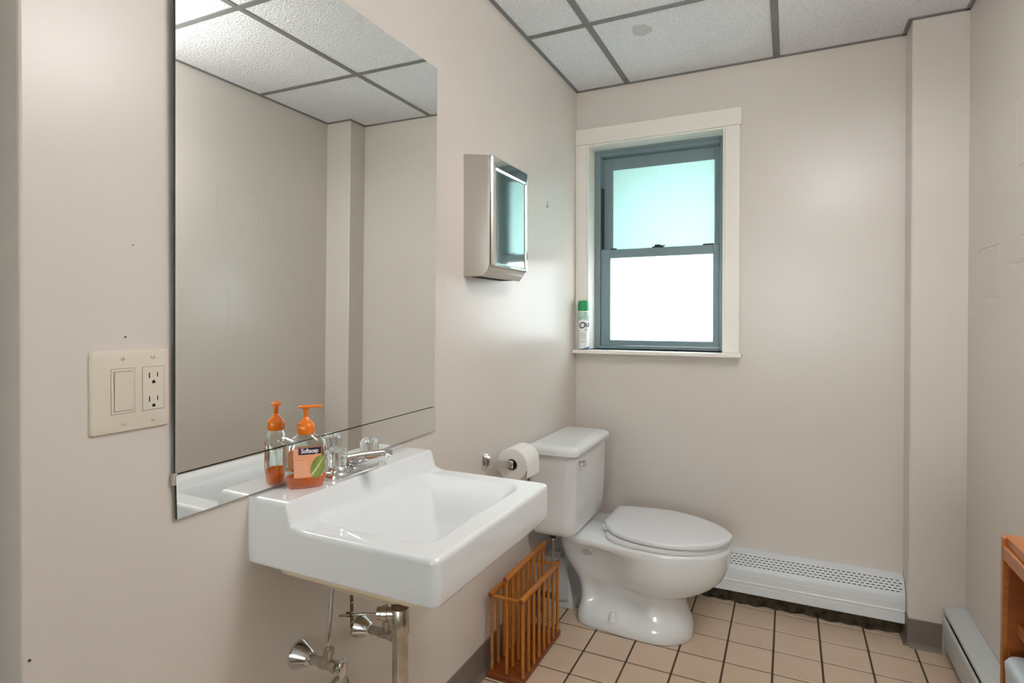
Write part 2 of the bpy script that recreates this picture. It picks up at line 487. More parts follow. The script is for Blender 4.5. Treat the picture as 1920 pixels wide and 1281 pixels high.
box(bm, FX0 + .0281, FX1 - .0221, .085, .15, FZ1 - .032, FZ1, .002, 1); box(bm, FX0 + .0281, FX1 - .0221, .085, .15, FZ0, FZ0 + .016, .002, 1)
box(bm, FX0 + .028, FX0 + .034, .110, .114, FZ0 + .016, FZ1 - .032)
box(bm, FX0 + .0282, FX1 - .0222, .080, .1, FZ1 - .014, FZ1 - .001, .001, 1); box(bm, FX0 + .0282, FX1 - .0222, .0845, .12, FZ1 - .024, FZ1 - .0155, .001, 1)
obj('window_frame', bm, ALU, win)
def sash(glass, y0, y1, x0, x1, z0, z1, gx0, gx1, gz0, gz1):
    bm = bmesh.new()
    box(bm, x0, gx0, y0, y1, z0, z1, .002, 1); box(bm, gx1, x1, y0, y1, z0, z1, .002, 1)
    box(bm, gx0 - .001, gx1 + .001, y0 + .0005, y1 - .0005, z0, gz0, .002, 1); box(bm, gx0 - .001, gx1 + .001, y0 + .0005, y1 - .0005, gz1, z1, .002, 1)
    s = obj('sash', bm, ALU, win)
    bm = bmesh.new(); ym = (y0 + y1) / 2
    box(bm, gx0 - .004, gx1 + .004, ym - .002, ym + .002, gz0 - .004, gz1 + .004)
    for f in bm.faces:
        f.material_index = 0 if f.calc_center_median().y < ym - .001 else 1
    obj('pane', bm, [glass, CLEARBACK], s)
    return s
up_s = sash(FROST, .122, .146, FX0 + .029, FX1 - .023, 1.470, FZ1 - .033, .141, .606, 1.500, 1.888)
lo_s = sash(FROSTW, .094, .118, FX0 + .029, FX1 - .023, FZ0 + .017, 1.503, .137, .603, 1.072, 1.462)
bm = bmesh.new()
box(bm, .335, .385, .094, .118, 1.503, 1.508, .001, 1); box(bm, .345, .372, .098, .114, 1.508, 1.517, .002, 1); box(bm, .350, .395, .092, .100, 1.508, 1.512, .001, 1)
obj('sash_lock', bm, DARK, lo_s, label='dark sash lock')
for a, b in ((.140, .165), (.560, .606)):
    obj('sash_latch', B(a, b, .096, .112, 1.503, 1.509, .001, 1), DARK, lo_s)
obj('channel_balance', B(FX0 + .030, FX0 + .040, .100, .112, 1.51, 1.80, .001, 1), DARK, up_s)
# added unseen blocks outside, they grade the daylight on the frosted panes
struct('daylight_block_1', B(-.6, 1.4, .141, .55, 1.955, 2.5), DAYBLOCK)          # added overhang, darkens the top of the panes
struct('daylight_block_2', B(-.6, .075, .141, .50, -.05, 1.954), DAYBLOCK)        # added side block, darkens the left of the panes
struct('daylight_block_3', B(.70, 1.4, .141, .25, -.05, 1.954), DAYBLOCK)         # shallower block on the right
struct('daylight_block_4', B(.0755, .6995, .151, .25, -.05, 1.0), DAYBLOCK)       # block below the panes
struct('ground_outside', B(-6, 6, .26, 8, -.25, -.05), YARD)
struct('ground_bounce', B(-6, 6, -14, NEARY - .13, -.25, -.05), YARD)  # added pale ground, bounces daylight up through the added window

# ------------------------------------------------------------------ added ceiling lamp (unseen, out of the frame)
LX, LY = 1.17, -1.60
lt = thing('added_ceiling_light', 'added unseen drum ceiling light near the right wall, above the shelf unit', 'light', (LX, LY, CZ))
bm = bmesh.new(); lathe(bm, (LX, LY, CZ - .0025), (0, 0, -1), [(0, .06), (.010, .06), (.018, .045), (.020, .012), (.185, .012)], 32)
obj('canopy', bm, LAMPH, lt, auto=40)
bm = bmesh.new(); lathe(bm, (LX, LY, CZ - .188), (0, 0, -1), [(0, .02), (.002, .195), (.006, .20), (.080, .20), (.095, .19), (.102, .14), (.104, .01)], 40)
obj('diffuser', bm, LAMP, lt, smooth=True)

# ------------------------------------------------------------------ mirror
mt = thing('wall_mirror', 'large frameless wall mirror hung above the white sink', 'mirror', (0, -1.6, 0.85))
def mx(z): return .0035 + .0075 * (z - .85)
def slab(c, th, off=0.0):
    """c = four (y, z) corners; slab leaning on the wall"""
    bm = bmesh.new()
    f = [bm.verts.new((mx(z) + off + th, y, z)) for y, z in c]
    b = [bm.verts.new((mx(z) + off, y, z)) for y, z in c]
    bm.faces.new(f)
    bm.faces.new(b[::-1]).material_index = 1
    for i in range(4):
        j = (i + 1) % 4
        bm.faces.new((f[j], f[i], b[i], b[j])).material_index = 1
    return bm
obj('mirror_glass', slab([(-1.990, .9245), (-1.2285, .9295), (-1.2235, 1.876), (-1.990, 1.876)], .005), [MIRROR, MIRREDGE], mt)
obj('lower_strip', slab([(-1.987, .849), (-1.222, .860), (-1.2265, .9275), (-1.989, .9225)], .005, .0006), [MIRROR, MIRREDGE], mt)
bm = bmesh.new()
box(bm, .0003, .0032, -1.984, -1.23, .858, 1.870)
obj('backing_board', bm, MIRREDGE, mt)
obj('mirror_clip', B(.001, .0095, -1.9935, -1.986, .905, .925, .001, 1), STEEL, mt)
obj('mirror_clip', B(.001, .0098, -1.2285, -1.2225, .888, .895, .001, 1), STEEL, mt)

# ------------------------------------------------------------------ switch and outlet plate
sp = thing('switch_plate', 'ivory two-gang wall plate with rocker switch and outlet left of the mirror', 'switch', (0, -2.055, 1.068))
Y0, Y1, Z0, Z1 = -2.1135, -1.9965, 1.006, 1.1295
bm = bmesh.new()
def ringyz(y0, y1, z0, z1, r, x):
    return [(x, a, b) for a, b, _ in rrect(y0, y1, z0, z1, r, 0, 4)]
loft(bm, [ringyz(Y0, Y1, Z0, Z1, .004, 0), ringyz(Y0, Y1, Z0, Z1, .004, .0025), ringyz(Y0 + .0015, Y1 - .0015, Z0 + .0015, Z1 - .0015, .0035, .005),
          ringyz(Y0 + .0055, Y1 - .0055, Z0 + .0055, Z1 - .0055, .003, .0062)])
obj('plate', bm, PLATE, sp, auto=40)
def module(yc, name):
    y0, y1, z0, z1 = yc - .0168, yc + .0168, 1.0345, 1.1015
    obj('module_gap', B(.004, .00635, y0 - .0006, y1 + .0006, z0 - .0006, z1 + .0006), PLATESLOT, sp)
    return obj(name, B(.004, .0072, y0, y1, z0, z1, .0006, 1), PLATE, sp)
rk = module(-2.0695, 'switch_frame')
obj('rocker_gap', B(.006, .0074, -2.0695 - .0135, -2.0695 + .0135, 1.038, 1.098), PLATESLOT, rk)
bm = bmesh.new(); prism_y(bm, [(.006, 1.039), (.0080, 1.039), (.0092, 1.068), (.0104, 1.0972), (.006, 1.0972)], -2.0695 - .0128, -2.0695 + .0128)
obj('rocker', bm, PLATE, rk)
rc = module(-2.0235, 'receptacle')
for zc in (1.086, 1.049):
    obj('slot', B(.0066, .00735, -2.0235 - .0075, -2.0235 - .0058, zc - .002, zc + .0065), SLOT, rc)
    obj('slot', B(.0066, .00735, -2.0235 + .0052, -2.0235 + .0067, zc - .001, zc + .006), SLOT, rc)
    bm = bmesh.new()
    prof = [(-2.0235 - .0025, zc - .0105)] + [(-2.0235 + .0026 * math.cos(math.radians(180 - 22.5 * k)), zc - .0085 + .0030 * math.sin(math.radians(22.5 * k))) for k in range(9)] + [(-2.0235 + .0025, zc - .0105)]
    prof = prof[:]
    loft(bm, [[(.0066, a, b) for a, b in prof], [(.00735, a, b) for a, b in prof]])
    obj('ground_hole', bm, SLOT, rc)
for yc in (-2.0695, -2.0235):
    for zc in (1.117, 1.019):
        bm = bmesh.new(); lathe(bm, (.006, yc, zc), (1, 0, 0), [(0, .0032), (.001, .0032), (.0018, .0018)], 12)
        s = obj('screw', bm, PLATE, sp, smooth=True)
        obj('screw_slot', B(.0074, .0080, yc - .0004, yc + .0004, zc - .0022, zc + .0022), PLATESLOT, s)

# ------------------------------------------------------------------ sink
SX1, SY0, SY1 = .415, -1.842, -1.372
ZR, ZL, ZB = .800, .846, .720
sk = thing('sink', 'white square-cornered wall-hung porcelain sink below the mirror', 'sink', (0, -1.607, .70))
def sd_rr(px, py, x0, x1, y0, y1, r):
    """signed distance to a rounded rectangle, negative inside"""
    cx, cy, hx, hy = (x0 + x1) / 2, (y0 + y1) / 2, (x1 - x0) / 2, (y1 - y0) / 2
    qx, qy = abs(px - cx) - hx + r, abs(py - cy) - hy + r
    return math.hypot(max(qx, 0), max(qy, 0)) + min(max(qx, qy), 0) - r
def sink_h(x, y):
    z = lerp(ZL, ZR, sstep(.094, .110, x) * .86 + sstep(.104, .135, x) * .14)
    z -= .004 * sstep(.14, .41, x) * 0
    d = -sd_rr(x, y, .118, .362, -1.788, -1.428, .030)
    if d > -.012:
        lip = sstep(-.010, .014, d) * .011
        back = max(0.0, min(1.0, (x - .118) / .16))
        wall = sstep(.004, .080, d) * .056 + sstep(.02, .17, d) * .062
        z -= lip + wall
    e = -sd_rr(x, y, .0, SX1, SY0, SY1, .016)
    r = .011 if x < .105 else .008
    if e < r and x > .004:
        k = max(0.0, r - e)
        z -= r - math.sqrt(max(0.0, r * r - k * k))
    return z
def axis_pts(a, b, n, dense):
    pts = {round(a + (b - a) * i / n, 6) for i in range(n + 1)}
    for c, w, k in dense:
        for i in range(k + 1): pts.add(round(min(b, max(a, c - w + 2 * w * i / k)), 6))
    out = []
    for p in sorted(pts):
        if not out or p - out[-1] > .0004: out.append(p)
    out[-1] = b
    return out
gx = axis_pts(0, SX1, 90, [(.103, .016, 24), (SX1 - .006, .008, 14), (.118, .014, 8), (.362, .014, 10)])
gy = axis_pts(SY0, SY1, 100, [(SY0 + .006, .008, 14), (SY1 - .006, .008, 14), (-1.788, .014, 10), (-1.428, .014, 10)])
RC = .016
def corner(x, y):
    for cy, s in ((SY0 + RC, -1), (SY1 - RC, 1)):
        u, v = (x - (SX1 - RC)) / RC, (y - cy) * s / RC
        if u > 0 and v > 0:
            uu, vv = u * math.sqrt(1 - v * v / 2), v * math.sqrt(1 - u * u / 2)
            return SX1 - RC + uu * RC, cy + s * vv * RC
    return x, y
bm = bmesh.new()
G2 = [[None] * len(gy) for _ in gx]
for i, x in enumerate(gx):
    for j, y in enumerate(gy):
        px, py = corner(x, y)
        G2[i][j] = bm.verts.new((px, py, sink_h(px, py)))
for i in range(len(gx) - 1):
    for j in range(len(gy) - 1):
        bm.faces.new((G2[i][j], G2[i + 1][j], G2[i + 1][j + 1], G2[i][j + 1]))
per = [G2[i][0] for i in range(len(gx))] + [G2[-1][j] for j in range(1, len(gy))] + [G2[i][-1] for i in range(len(gx) - 2, -1, -1)] + [G2[0][j] for j in range(len(gy) - 2, 0, -1)]
cxs, cys = SX1 / 2, (SY0 + SY1) / 2
def ring_at(z, inset):
    out = []
    for v in per:
        x, y = v.co.x, v.co.y
        y2 = cys + (y - cys) * (1 - inset / ((SY1 - SY0) / 2))
        x2 = x if x < .002 else (cxs + (x - cxs) * (1 - inset / cxs))
        out.append(bm.verts.new((max(x2, 0), y2, z)))
    return out
prev = per
for z, ins in ((.790, 0), (.750, .0), (ZB + .006, .0015), (ZB + .0015, .003), (ZB, .006), (ZB, .020), (ZB + .004, .023), (ZB + .04, .024)):
    cur = ring_at(z, ins) if z < .79 else [bm.verts.new((v.co.x, v.co.y, min(z, v.co.z - .001))) for v in per]
    n = len(per)
    for i in range(n):
        j = (i + 1) % n
        bm.faces.new((prev[i], cur[i], cur[j], prev[j]))
    prev = cur
obj('basin', bm, PORC, sk, auto=70)
bm = bmesh.new()
rings = []
for z, ins, rr in ((.745, .000, .03), (.694, .000, .03), (.689, .004, .03), (.686, .010, .03), (.678, .028, .05), (.660, .050, .07), (.641, .072, .08), (.629, .100, .07), (.624, .130, .04)):
    rings.append(rrect(.016 + ins * .45, .362 - ins, -1.800 + ins, -1.412 - ins, rr, z, 8))
loft(bm, rings, False, True)
obj('basin_underside', bm, BISQUE, sk, auto=50, label='yellowish unglazed underside')
bm = bmesh.new(); lathe(bm, (.225, -1.607, .6765), (0, 0, 1), [(0, .020), (.003, .022), (.0045, .020), (.003, .013), (.002, .006)], 24)
obj('drain_flange', bm, CHROME, sk, smooth=True)
bm = bmesh.new(); lathe(bm, (.225, -1.607, .679), (0, 0, 1), [(0, .006), (.003, .012), (.0065, .012), (.009, .004)], 24)
obj('stopper', bm, CHROME, sk, smooth=True)

# ------------------------------------------------------------------ faucet
FXc, FYc, FZ = .064, -1.626, ZL + .0005
fc = thing('faucet', 'chrome two-handle faucet with clear ribbed knobs on the sink ledge', 'faucet', (FXc, FYc, FZ))
bm = bmesh.new()
def stad(hx, hy, z, n=10):
    pts = []
    for s, a0 in ((1, 0), (-1, 180)):
        for k in range(n + 1):
            a = math.radians(a0 + 180 * k / n)
            pts.append((FXc + hx * math.cos(a), FYc + s * (hy - hx) + hx * math.sin(a), z))
    return pts
loft(bm, [stad(.0255, .0775, FZ), stad(.026, .078, FZ + .004), stad(.0255, .0775, FZ + .010), stad(.022, .074, FZ + .0155), stad(.016, .068, FZ + .017)])
obj('base_plate', bm, CHROME, fc, auto=50)
for s in (-1, 1):
    yk = FYc + s * .051
    bm = bmesh.new(); lathe(bm, (FXc, yk, FZ + .014), (0, 0, 1), [(0, .0215), (.004, .0215), (.010, .0185), (.0125, .0165), (.014, .010)], 32)
    obj('handle_collar', bm, CHROME, fc, auto=50)
    bm = bmesh.new()
    lathe(bm, (FXc, yk, FZ + .027), (0, 0, 1), [(0, .0175), (.002, .0190), (.020, .0198), (.026, .0202), (.029, .0188), (.033, .0170), (.037, .0120), (.039, .006), (.0395, .001)], 120, lobes=(20, .045))
    hd = obj('handle', bm, ACRYL, fc, auto=35, label='clear ribbed acrylic knob')
    bm = bmesh.new(); lathe(bm, (FXc, yk, FZ + .0272), (0, 0, 1), [(0, .005), (.022, .005), (.0225, .008), (.026, .008)], 16)
    obj('handle_stem', bm, CHROME, hd, auto=50)
# spout: body rising from the plate and reaching out over the bowl
bm = bmesh.new()
sec = []
for t in [k / 14 for k in range(15)]:
    x = lerp(FXc - .020, FXc + .092, t)
    zc = FZ + lerp(.016, .0475, t ** .85)
    hw = lerp(.0195, .0135, t) * (0.55 if t == 0 else 1)
    ht = lerp(.019, .0115, t) * (.75 if t in (0, 1) else 1)
    ring = []
    for k in range(20):
        a = 2 * PI * k / 20
        cs, sn = math.cos(a), math.sin(a)
        e = .75
        ring.append((x, FYc + hw * math.copysign(abs(cs) ** e, cs), zc + ht * math.copysign(abs(sn) ** e, sn)))
    sec.append(ring)
loft(bm, sec)
sp_o = obj('spout', bm, CHROME, fc, auto=60)
bm = bmesh.new(); lathe(bm, (FXc + .078, FYc, FZ + .023), (0, 0, 1), [(0, .0085), (.002, .0102), (.010, .0104), (.018, .0112)], 24)
obj('aerator', bm, CHROME, sp_o, auto=50)
bm = bmesh.new(); lathe(bm, (FXc - .026, FYc, FZ + .010), (0, 0, 1), [(0, .002), (.030, .002), (.031, .0045), (.037, .0045), (.039, .002)], 14)
obj('lift_rod', bm, CHROME, fc, auto=50)

# ------------------------------------------------------------------ soap bottle
SBX, SBY, SBZ = .050, -1.749, ZL + .0006
sb = thing('soap_bottle', 'clear hand soap bottle with orange pump standing on the sink ledge', 'bottle', (SBX, SBY, SBZ))
nrm = Vector((.72, -.69, 0)).normalized()          # label side
tan = Vector((-nrm.y, nrm.x, 0))                   # along the label, to the picture's right
bprof = [(0, .030, .014), (.001, .033, .017), (.006, .036, .019), (.02, .0385, .0205), (.04, .041, .0215), (.06, .0415, .0215), (.075, .040, .021), (.086, .0365, .020), (.094, .030, .018), (.100, .022, .0155), (.104, .0155, .0135), (.107, .0145, .0135)]
def bdim(h):
    for (a, b) in zip(bprof, bprof[1:]):
        if a[0] <= h <= b[0]:
            t = (h - a[0]) / (b[0] - a[0])
            return lerp(a[1], b[1], t), lerp(a[2], b[2], t)
    return bprof[-1][1:]
def bpt(a, h, off=0.0, k=1.0):
    w, t = bdim(h)
    cs, sn = math.cos(a), math.sin(a)
    e = .8
    p = tan * ((w * k + off) * math.copysign(abs(sn) ** e, sn)) + nrm * ((t * k + off) * math.copysign(abs(cs) ** e, cs))
    return Vector((SBX, SBY, SBZ + h)) + p
hs = [p[0] for p in bprof]
fine = sorted(set(hs + [.012, .03, .05, .0675, .081, .090, .097]))
NB = 40
bm = bmesh.new()
loft(bm, [[bpt(2 * PI * i / NB, h) for i in range(NB)] for h in fine])
body = obj('bottle_body', bm, PET, sb, smooth=True)
bm = bmesh.new()
lv = .021
loft(bm, [[bpt(2 * PI * i / NB, h, 0, .955) for i in range(NB)] for h in (.0015, .006, .012, lv)])
obj('soap', bm, SOAP, body, auto=50, label='orange liquid soap')
def width_at(h): return bdim(h)[0]
def bmap(u, h, off):
    """u metres along the label from its centre, wrapped around the front"""
    s = max(-.999, min(.999, u / width_at(h)))
    a = math.asin(math.copysign(abs(s) ** (1 / .8), s))
    return bpt(a, h, off)
def patch(u0, u1, h0, h1, off, nu=14, nh=8, shape=None):
    bm = bmesh.new()
    g = []
    for j in range(nh + 1):
        h = lerp(h0, h1, j / nh)
        a, b = (u0, u1) if shape is None else shape(j / nh)
        g.append([(lerp(a, b, i / nu), h) for i in range(nu + 1)])
    top = [[bm.verts.new(bmap(u, h, off)) for u, h in r] for r in g]
    for j in range(nh):
        for i in range(nu):
            bm.faces.new((top[j][i], top[j][i + 1], top[j + 1][i + 1], top[j + 1][i]))
    return bm
lab = obj('front_label', patch(-.024, .034, .0215, .078, .0004, shape=lambda t: (lerp(-.022, -.0235, t), lerp(.031, .027, t))), LABELP, body, smooth=True, label='peach front label')
def on_label(name, bm, m): return obj(name, bm, m, body, smooth=True)
on_label('label_band', patch(-.014, .027, .0665, .079, .0007, 12, 3), LABELN)
def aloe(t):
    r = math.sqrt(max(0, 1 - (2 * t - 1) ** 2))
    c = lerp(.018, .027, t)
    return (c - .0145 * r, min(.0345, c + .0125 * r))
on_label('aloe_picture', patch(0, 0, .019, .064, .0007, 10, 16, aloe), ALOE)
def rib(t):
    c = lerp(.010, .033, t)
    return (c - .0022 * (1 - t) - .0006, c + .0022 * (1 - t) + .0006)
on_label('aloe_highlight', patch(0, 0, .026, .060, .0010, 4, 10, rib), ALOELIGHT)
for k in range(7):
    on_label('fine_print', patch(-.0215, .004 if k < 5 else .006, .052 - .0042 * k, .0533 - .0042 * k, .0006, 8, 1), LABELL)
tm = text_mesh('Softsoap', .0118, .00028, 0, .94)
for v in tm.verts:
    p = bmap(.0065 + v.co.x * .82, .0732 + v.co.y, .0010); v.co = p
obj('lettering', tm, LABELW, body)
# back label seen through the bottle
bm = bmesh.new()
g = [[bm.verts.new(bpt(PI - lerp(-.9, .9, i / 10), lerp(.030, .074, j / 4), .0003)) for i in range(11)] for j in range(5)]
for j in range(4):
    for i in range(10): bm.faces.new((g[j][i], g[j][i + 1], g[j + 1][i + 1], g[j + 1][i]))
obj('back_label', bm, LABELP, body, smooth=True)
bm = bmesh.new(); lathe(bm, (SBX, SBY, SBZ + .104), (0, 0, 1), [(0, .0160), (.001, .0168), (.017, .0166), (.020, .0145), (.026, .0085), (.030, .0058), (.033, .0045)], 32)
obj('pump_collar', bm, ORANGE, sb, auto=50)
bm = bmesh.new(); lathe(bm, (SBX, SBY, SBZ + .136), (0, 0, 1), [(0, .0040), (.006, .0042), (.014, .0050), (.018, .0064)], 20)
obj('pump_stem', bm, ORANGE, sb, smooth=True)
bm = bmesh.new()
top = Vector((SBX, SBY, SBZ + .1565))
rings = []
for u, hw, hz in ((-.0145, .003, .0010), (-.0135, .0075, .0022), (-.006, .0105, .0034), (.004, .0095, .0034), (.014, .006, .0030), (.026, .0045, .0026), (.031, .0040, .0024), (.0318, .0020, .0012)):
    ring = []
    for k in range(16):
        a = 2 * PI * k / 16
        ring.append(top + tan * u + nrm * (hw * math.cos(a)) + Vector((0, 0, hz * math.sin(a) - .0000)))
    rings.append(ring)
loft(bm, rings)
obj('pump_nozzle', bm, ORANGE, sb, smooth=True)
bm = bmesh.new(); tube(bm, [(SBX, SBY, SBZ + .105), (SBX + .001, SBY, SBZ + .06), (SBX - .006, SBY + .004, SBZ + .006)], .0022, 8)
obj('dip_tube', bm, PET, body, smooth=True)

# ------------------------------------------------------------------ plumbing under the sink
DX, DY = .171, -1.607
dp = thing('drain_pipe', 'thick chrome drain pipe hanging below the sink', 'pipe', (DX, DY, .66))
bm = bmesh.new(); lathe(bm, (DX, DY, .36), (0, 0, 1), [(0, .0165), (.172, .0165), (.1725, .0165), (.235, .0165)], 28)
obj('tailpiece', bm, DULLCHROME, dp, auto=50)
bm = bmesh.new(); lathe(bm, (DX, DY, .513), (0, 0, 1), [(0, .0185), (.002, .0192), (.053, .0192), (.055, .0178), (.080, .0175)], 28)
obj('drain_tee', bm, DULLCHROME, dp, auto=50)
bm = bmesh.new(); lathe(bm, (DX, DY, .566), (0, 0, 1), [(0, .0178), (.003, .0188), (.012, .0188), (.014, .0200), (.062, .0200)], 28, lobes=(12, .012))
obj('lock_nut', bm, BRASSD, dp, auto=50, label='dark tarnished lock nut')
bm = bmesh.new(); lathe(bm, (DX - .010, DY - .006, .556), (-.9, -.42, .0), [(0, .013), (.014, .013), (.015, .0155), (.026, .0155), (.028, .013), (.036, .013)], 20)
obj('pivot_nut', bm, DULLCHROME, dp, auto=50)
bm = bmesh.new(); tube(bm, [(DX - .03, DY - .015, .556), (DX - .075, DY - .036, .553), (DX - .115, DY - .056, .550)], .0026, 8)
obj('pivot_rod', bm, DULLCHROME, dp, smooth=True)
stx, sty = DX - .092, DY - .044
bm = bmesh.new()
box(bm, stx - .0008, stx + .0008, sty - .0042, sty + .0042, .525, .668)
for k in range(6):
    lathe(bm, (stx - .0012, sty, .536 + .021 * k), (1, 0, 0), [(0, .0022), (.0024, .0022)], 10, mi=1)
obj('clevis_strap', bm, [BRASSD, PLATE], dp, label='rusty perforated strap')
bm = bmesh.new(); lathe(bm, (stx - .010, sty - .005, .5525), (.9, .42, 0), [(0, .005), (.008, .005)], 10)
obj('clevis_clip', bm, BRASSD, dp)
bm = bmesh.new()
tube(bm, bez((DX, DY, .37), (DX, DY, .24), (DX - .085, DY, .24), (DX - .085, DY, .31), 16) + bez((DX - .085, DY, .315), (DX - .085, DY, .345), (DX - .10, DY - .02, .342), (0.0, DY - .004, .342), 10), .0165, 18)
obj('trap', bm, DULLCHROME, dp, smooth=True)
bm = bmesh.new(); lathe(bm, (0, DY - .004, .342), (1, 0, 0), [(0, .036), (.003, .0365), (.010, .032), (.014, .018)], 32)
obj('wall_flange', bm, DULLCHROME, dp, smooth=True)

def valve(name, label, y, z, ytube, supply_top):
    v = thing(name, label, 'valve', (0, y, z), 'shutoff valves under the sink')
    bm = bmesh.new(); lathe(bm, (.0, y, z), (1, 0, 0), [(0, .029), (.002, .0295), (.006, .028), (.030, .0165), (.036, .0135), (.037, .0105)], 32)
    obj('escutcheon', bm, CHROME, v, smooth=True)
    bm = bmesh.new(); lathe(bm, (.030, y, z), (1, 0, 0), [(0, .0095), (.036, .0095)], 18)
    obj('stub_pipe', bm, DULLCHROME, v, auto=50)
    bm = bmesh.new(); lathe(bm, (.062, y, z), (1, 0, 0), [(0, .0100), (.001, .0118), (.012, .0118), (.013, .0105), (.030, .0105), (.031, .0125), (.042, .0125), (.044, .006), (.056, .006)], 16)
    lathe(bm, (.082, y, z), (0, 0, 1), [(0, .008), (.018, .008), (.019, .0105), (.032, .0105), (.034, .006)], 12)
    obj('valve_body', bm, DULLCHROME, v, auto=40)
    bm = bmesh.new()
    rings = []
    for h, s in ((0, .3), (.001, .85), (.004, 1.0), (.007, .9), (.009, .55), (.0085, .25)):
        rings.append([(.114 + h, y + .0115 * s * math.cos(2 * PI * k / 24), z + .0215 * s * math.sin(2 * PI * k / 24)) for k in range(24)])
    loft(bm, rings)
    obj('handle', bm, CHROME, v, auto=50)
    bm = bmesh.new(); tube(bm, bez((.082, y, z + .03), (.082, y, z + .09), (.078, ytube, z + .12), (.070, ytube, supply_top), 10), .0047, 12)
    obj('supply_tube', bm, CHROME, v, smooth=True)
valve('shutoff_valve', 'chrome shutoff valve on the wall left of the drain pipe, nearest the camera', -1.722, .486, -1.702, .695)
valve('shutoff_valve', 'chrome shutoff valve on the wall partly hidden behind the drain pipe', -1.537, .455, -1.530, .69)

# ------------------------------------------------------------------ paper towel dispenser
DY0, DY1 = -1.052, -.787
pd = thing('towel_dispenser', 'stainless steel paper towel dispenser on the wall right of the mirror', 'dispenser', (0, -.92, 1.49))
bm = bmesh.new()
prof = [(0, 1.306), (.068, 1.306), (.084, 1.322), (.090, 1.34), (.094, 1.655), (.090, 1.667), (.080, 1.672), (0, 1.684)]
prism_y(bm, prof, DY0, DY1)
bmesh.ops.bevel(bm, geom=[e for e in bm.edges if abs(e.verts[0].co.y - e.verts[1].co.y) < 1e-6 and max(v.co.x for v in e.verts) > .03], offset=.003, segments=2, profile=.5, affect='EDGES')
obj('housing', bm, STEEL, pd, auto=35)
# door: raised rim around a polished panel
bm = bmesh.new()
def rr_yz(y0, y1, z0, z1, r, x): return [(x, a, b) for a, b, _ in rrect(y0, y1, z0, z1, r, 0, 5)]
a0, a1, b0, b1 = DY0 + .001, DY1 - .001, 1.334, 1.672
loft(bm, [rr_yz(a0, a1, b0, b1, .006, .088), rr_yz(a0, a1, b0, b1, .006, .0955), rr_yz(a0 + .004, a1 - .004, b0 + .004, b1 - .004, .006, .100),
          rr_yz(a0 + .020, a1 - .014, b0 + .007, b1 - .036, .006, .1005), rr_yz(a0 + .023, a1 - .017, b0 + .010, b1 - .041, .006, .0968), rr_yz(a0 + .026, a1 - .019, b0 + .013, b1 - .044, .006, .0958)])
for f in bm.faces:
    c = f.calc_center_median()
    if len(f.verts) > 10 and c.x > .094: f.material_index = 1
dr = obj('door', bm, [STEELPOL, STEELPOL], pd, auto=8)
obj('gauge_slot', B(.0952, .0962, a0 + .045, a0 + .0465, 1.40, 1.47), PLATE, dr)
bm = bmesh.new()
prism_y(bm, [(.066, 1.3045), (.089, 1.3335), (.0915, 1.3335), (.069, 1.3025)], DY0 + .004, DY1 - .004)
obj('chin_plate', bm, STEEL, pd)
for z in (1.32, 1.672):
    bm = bmesh.new(); lathe(bm, (.012, DY0 + .0004, z), (0, -1, 0), [(0, .003), (.0014, .002)], 12)
    obj('rivet', bm, DULLCHROME, pd, smooth=True)
obj('towel_slot', B(.012, .058, DY0 + .03, DY1 - .03, 1.3045, 1.3062), SLOT, pd)

# ------------------------------------------------------------------ toilet paper holder and roll
RXc, RZc, RR = .092, .706, .0535
hold = thing('paper_holder', 'chrome toilet paper holder on the left wall beside the tank', 'paper holder', (0, -.85, .705))
for yy, sgn in ((-.916, 1), (-.794, -1)):
    bm = bmesh.new()
    q = 1.0 if sgn > 0 else .62
    zc = .703 if sgn > 0 else .692
    loft(bm, [ringyz(yy - a * q, yy + a * q, zc - b * q, zc + b * q, .003, x) for a, b, x in ((.017, .023, 0), (.017, .023, .004), (.013, .018, .012), (.008, .013, .018))])
    ps = obj('mounting_post', bm, CHROME, hold, auto=40)
    bm = bmesh.new(); box(bm, .014, .105, yy - .004, yy + .004, zc - .012 * q, zc + .012 * q, .0035, 2)
    obj('arm', bm, CHROME, ps, auto=40)
bm = bmesh.new(); lathe(bm, (RXc, -.916, RZc), (0, 1, 0), [(0, .0085), (.126, .0085)], 18)
obj('roller', bm, DULLCHROME, hold, auto=50)
tp = thing('toilet_paper_roll', 'white toilet paper roll on the chrome wall holder', 'toilet paper', (RXc, -.852, RZc))
bm = bmesh.new()
rc0 = .0195
prof = [(0, rc0), (0, RR - .002), (.002, RR), (.100, RR), (.102, RR - .002), (.102, rc0)]
d, u, v = frame_of((0, 1, 0))
base = Vector((RXc + .002, -.903, RZc - .008))
rings = [[base + d * h + (u * math.cos(2 * PI * k / 48) + v * math.sin(2 * PI * k / 48)) * r for k in range(48)] for h, r in prof + [prof[0]]]
loft(bm, rings, False, False)
bmesh.ops.remove_doubles(bm, verts=bm.verts, dist=1e-6)
obj('tissue', bm, PAPER, tp, auto=40)
bm = bmesh.new()
rings = [[base + d * h + (u * math.cos(2 * PI * k / 32) + v * math.sin(2 * PI * k / 32)) * r for k in range(32)] for h, r in ((0, rc0 - .0002), (.102, rc0 - .0002), (.102, rc0 - .0015), (0, rc0 - .0015), (0, rc0 - .0002))]
loft(bm, rings, False, False)
obj('core', bm, CARD, tp, smooth=True)
bm = bmesh.new()
pf = []
for k in range(9):
    a = math.radians(70 - 10 * k)
    pf.append((base.x + (RR + .0012) * math.cos(a), base.z + (RR + .0012) * math.sin(a)))
pf += [(base.x + RR + .0016, base.z - .02), (base.x + RR + .0006, base.z - .040)]
inn = [(x - .0009, z - .0004) for x, z in pf]
prism_y(bm, pf + inn[::-1], -.902, -.802)
obj('loose_sheet', bm, PAPER, tp, auto=50)

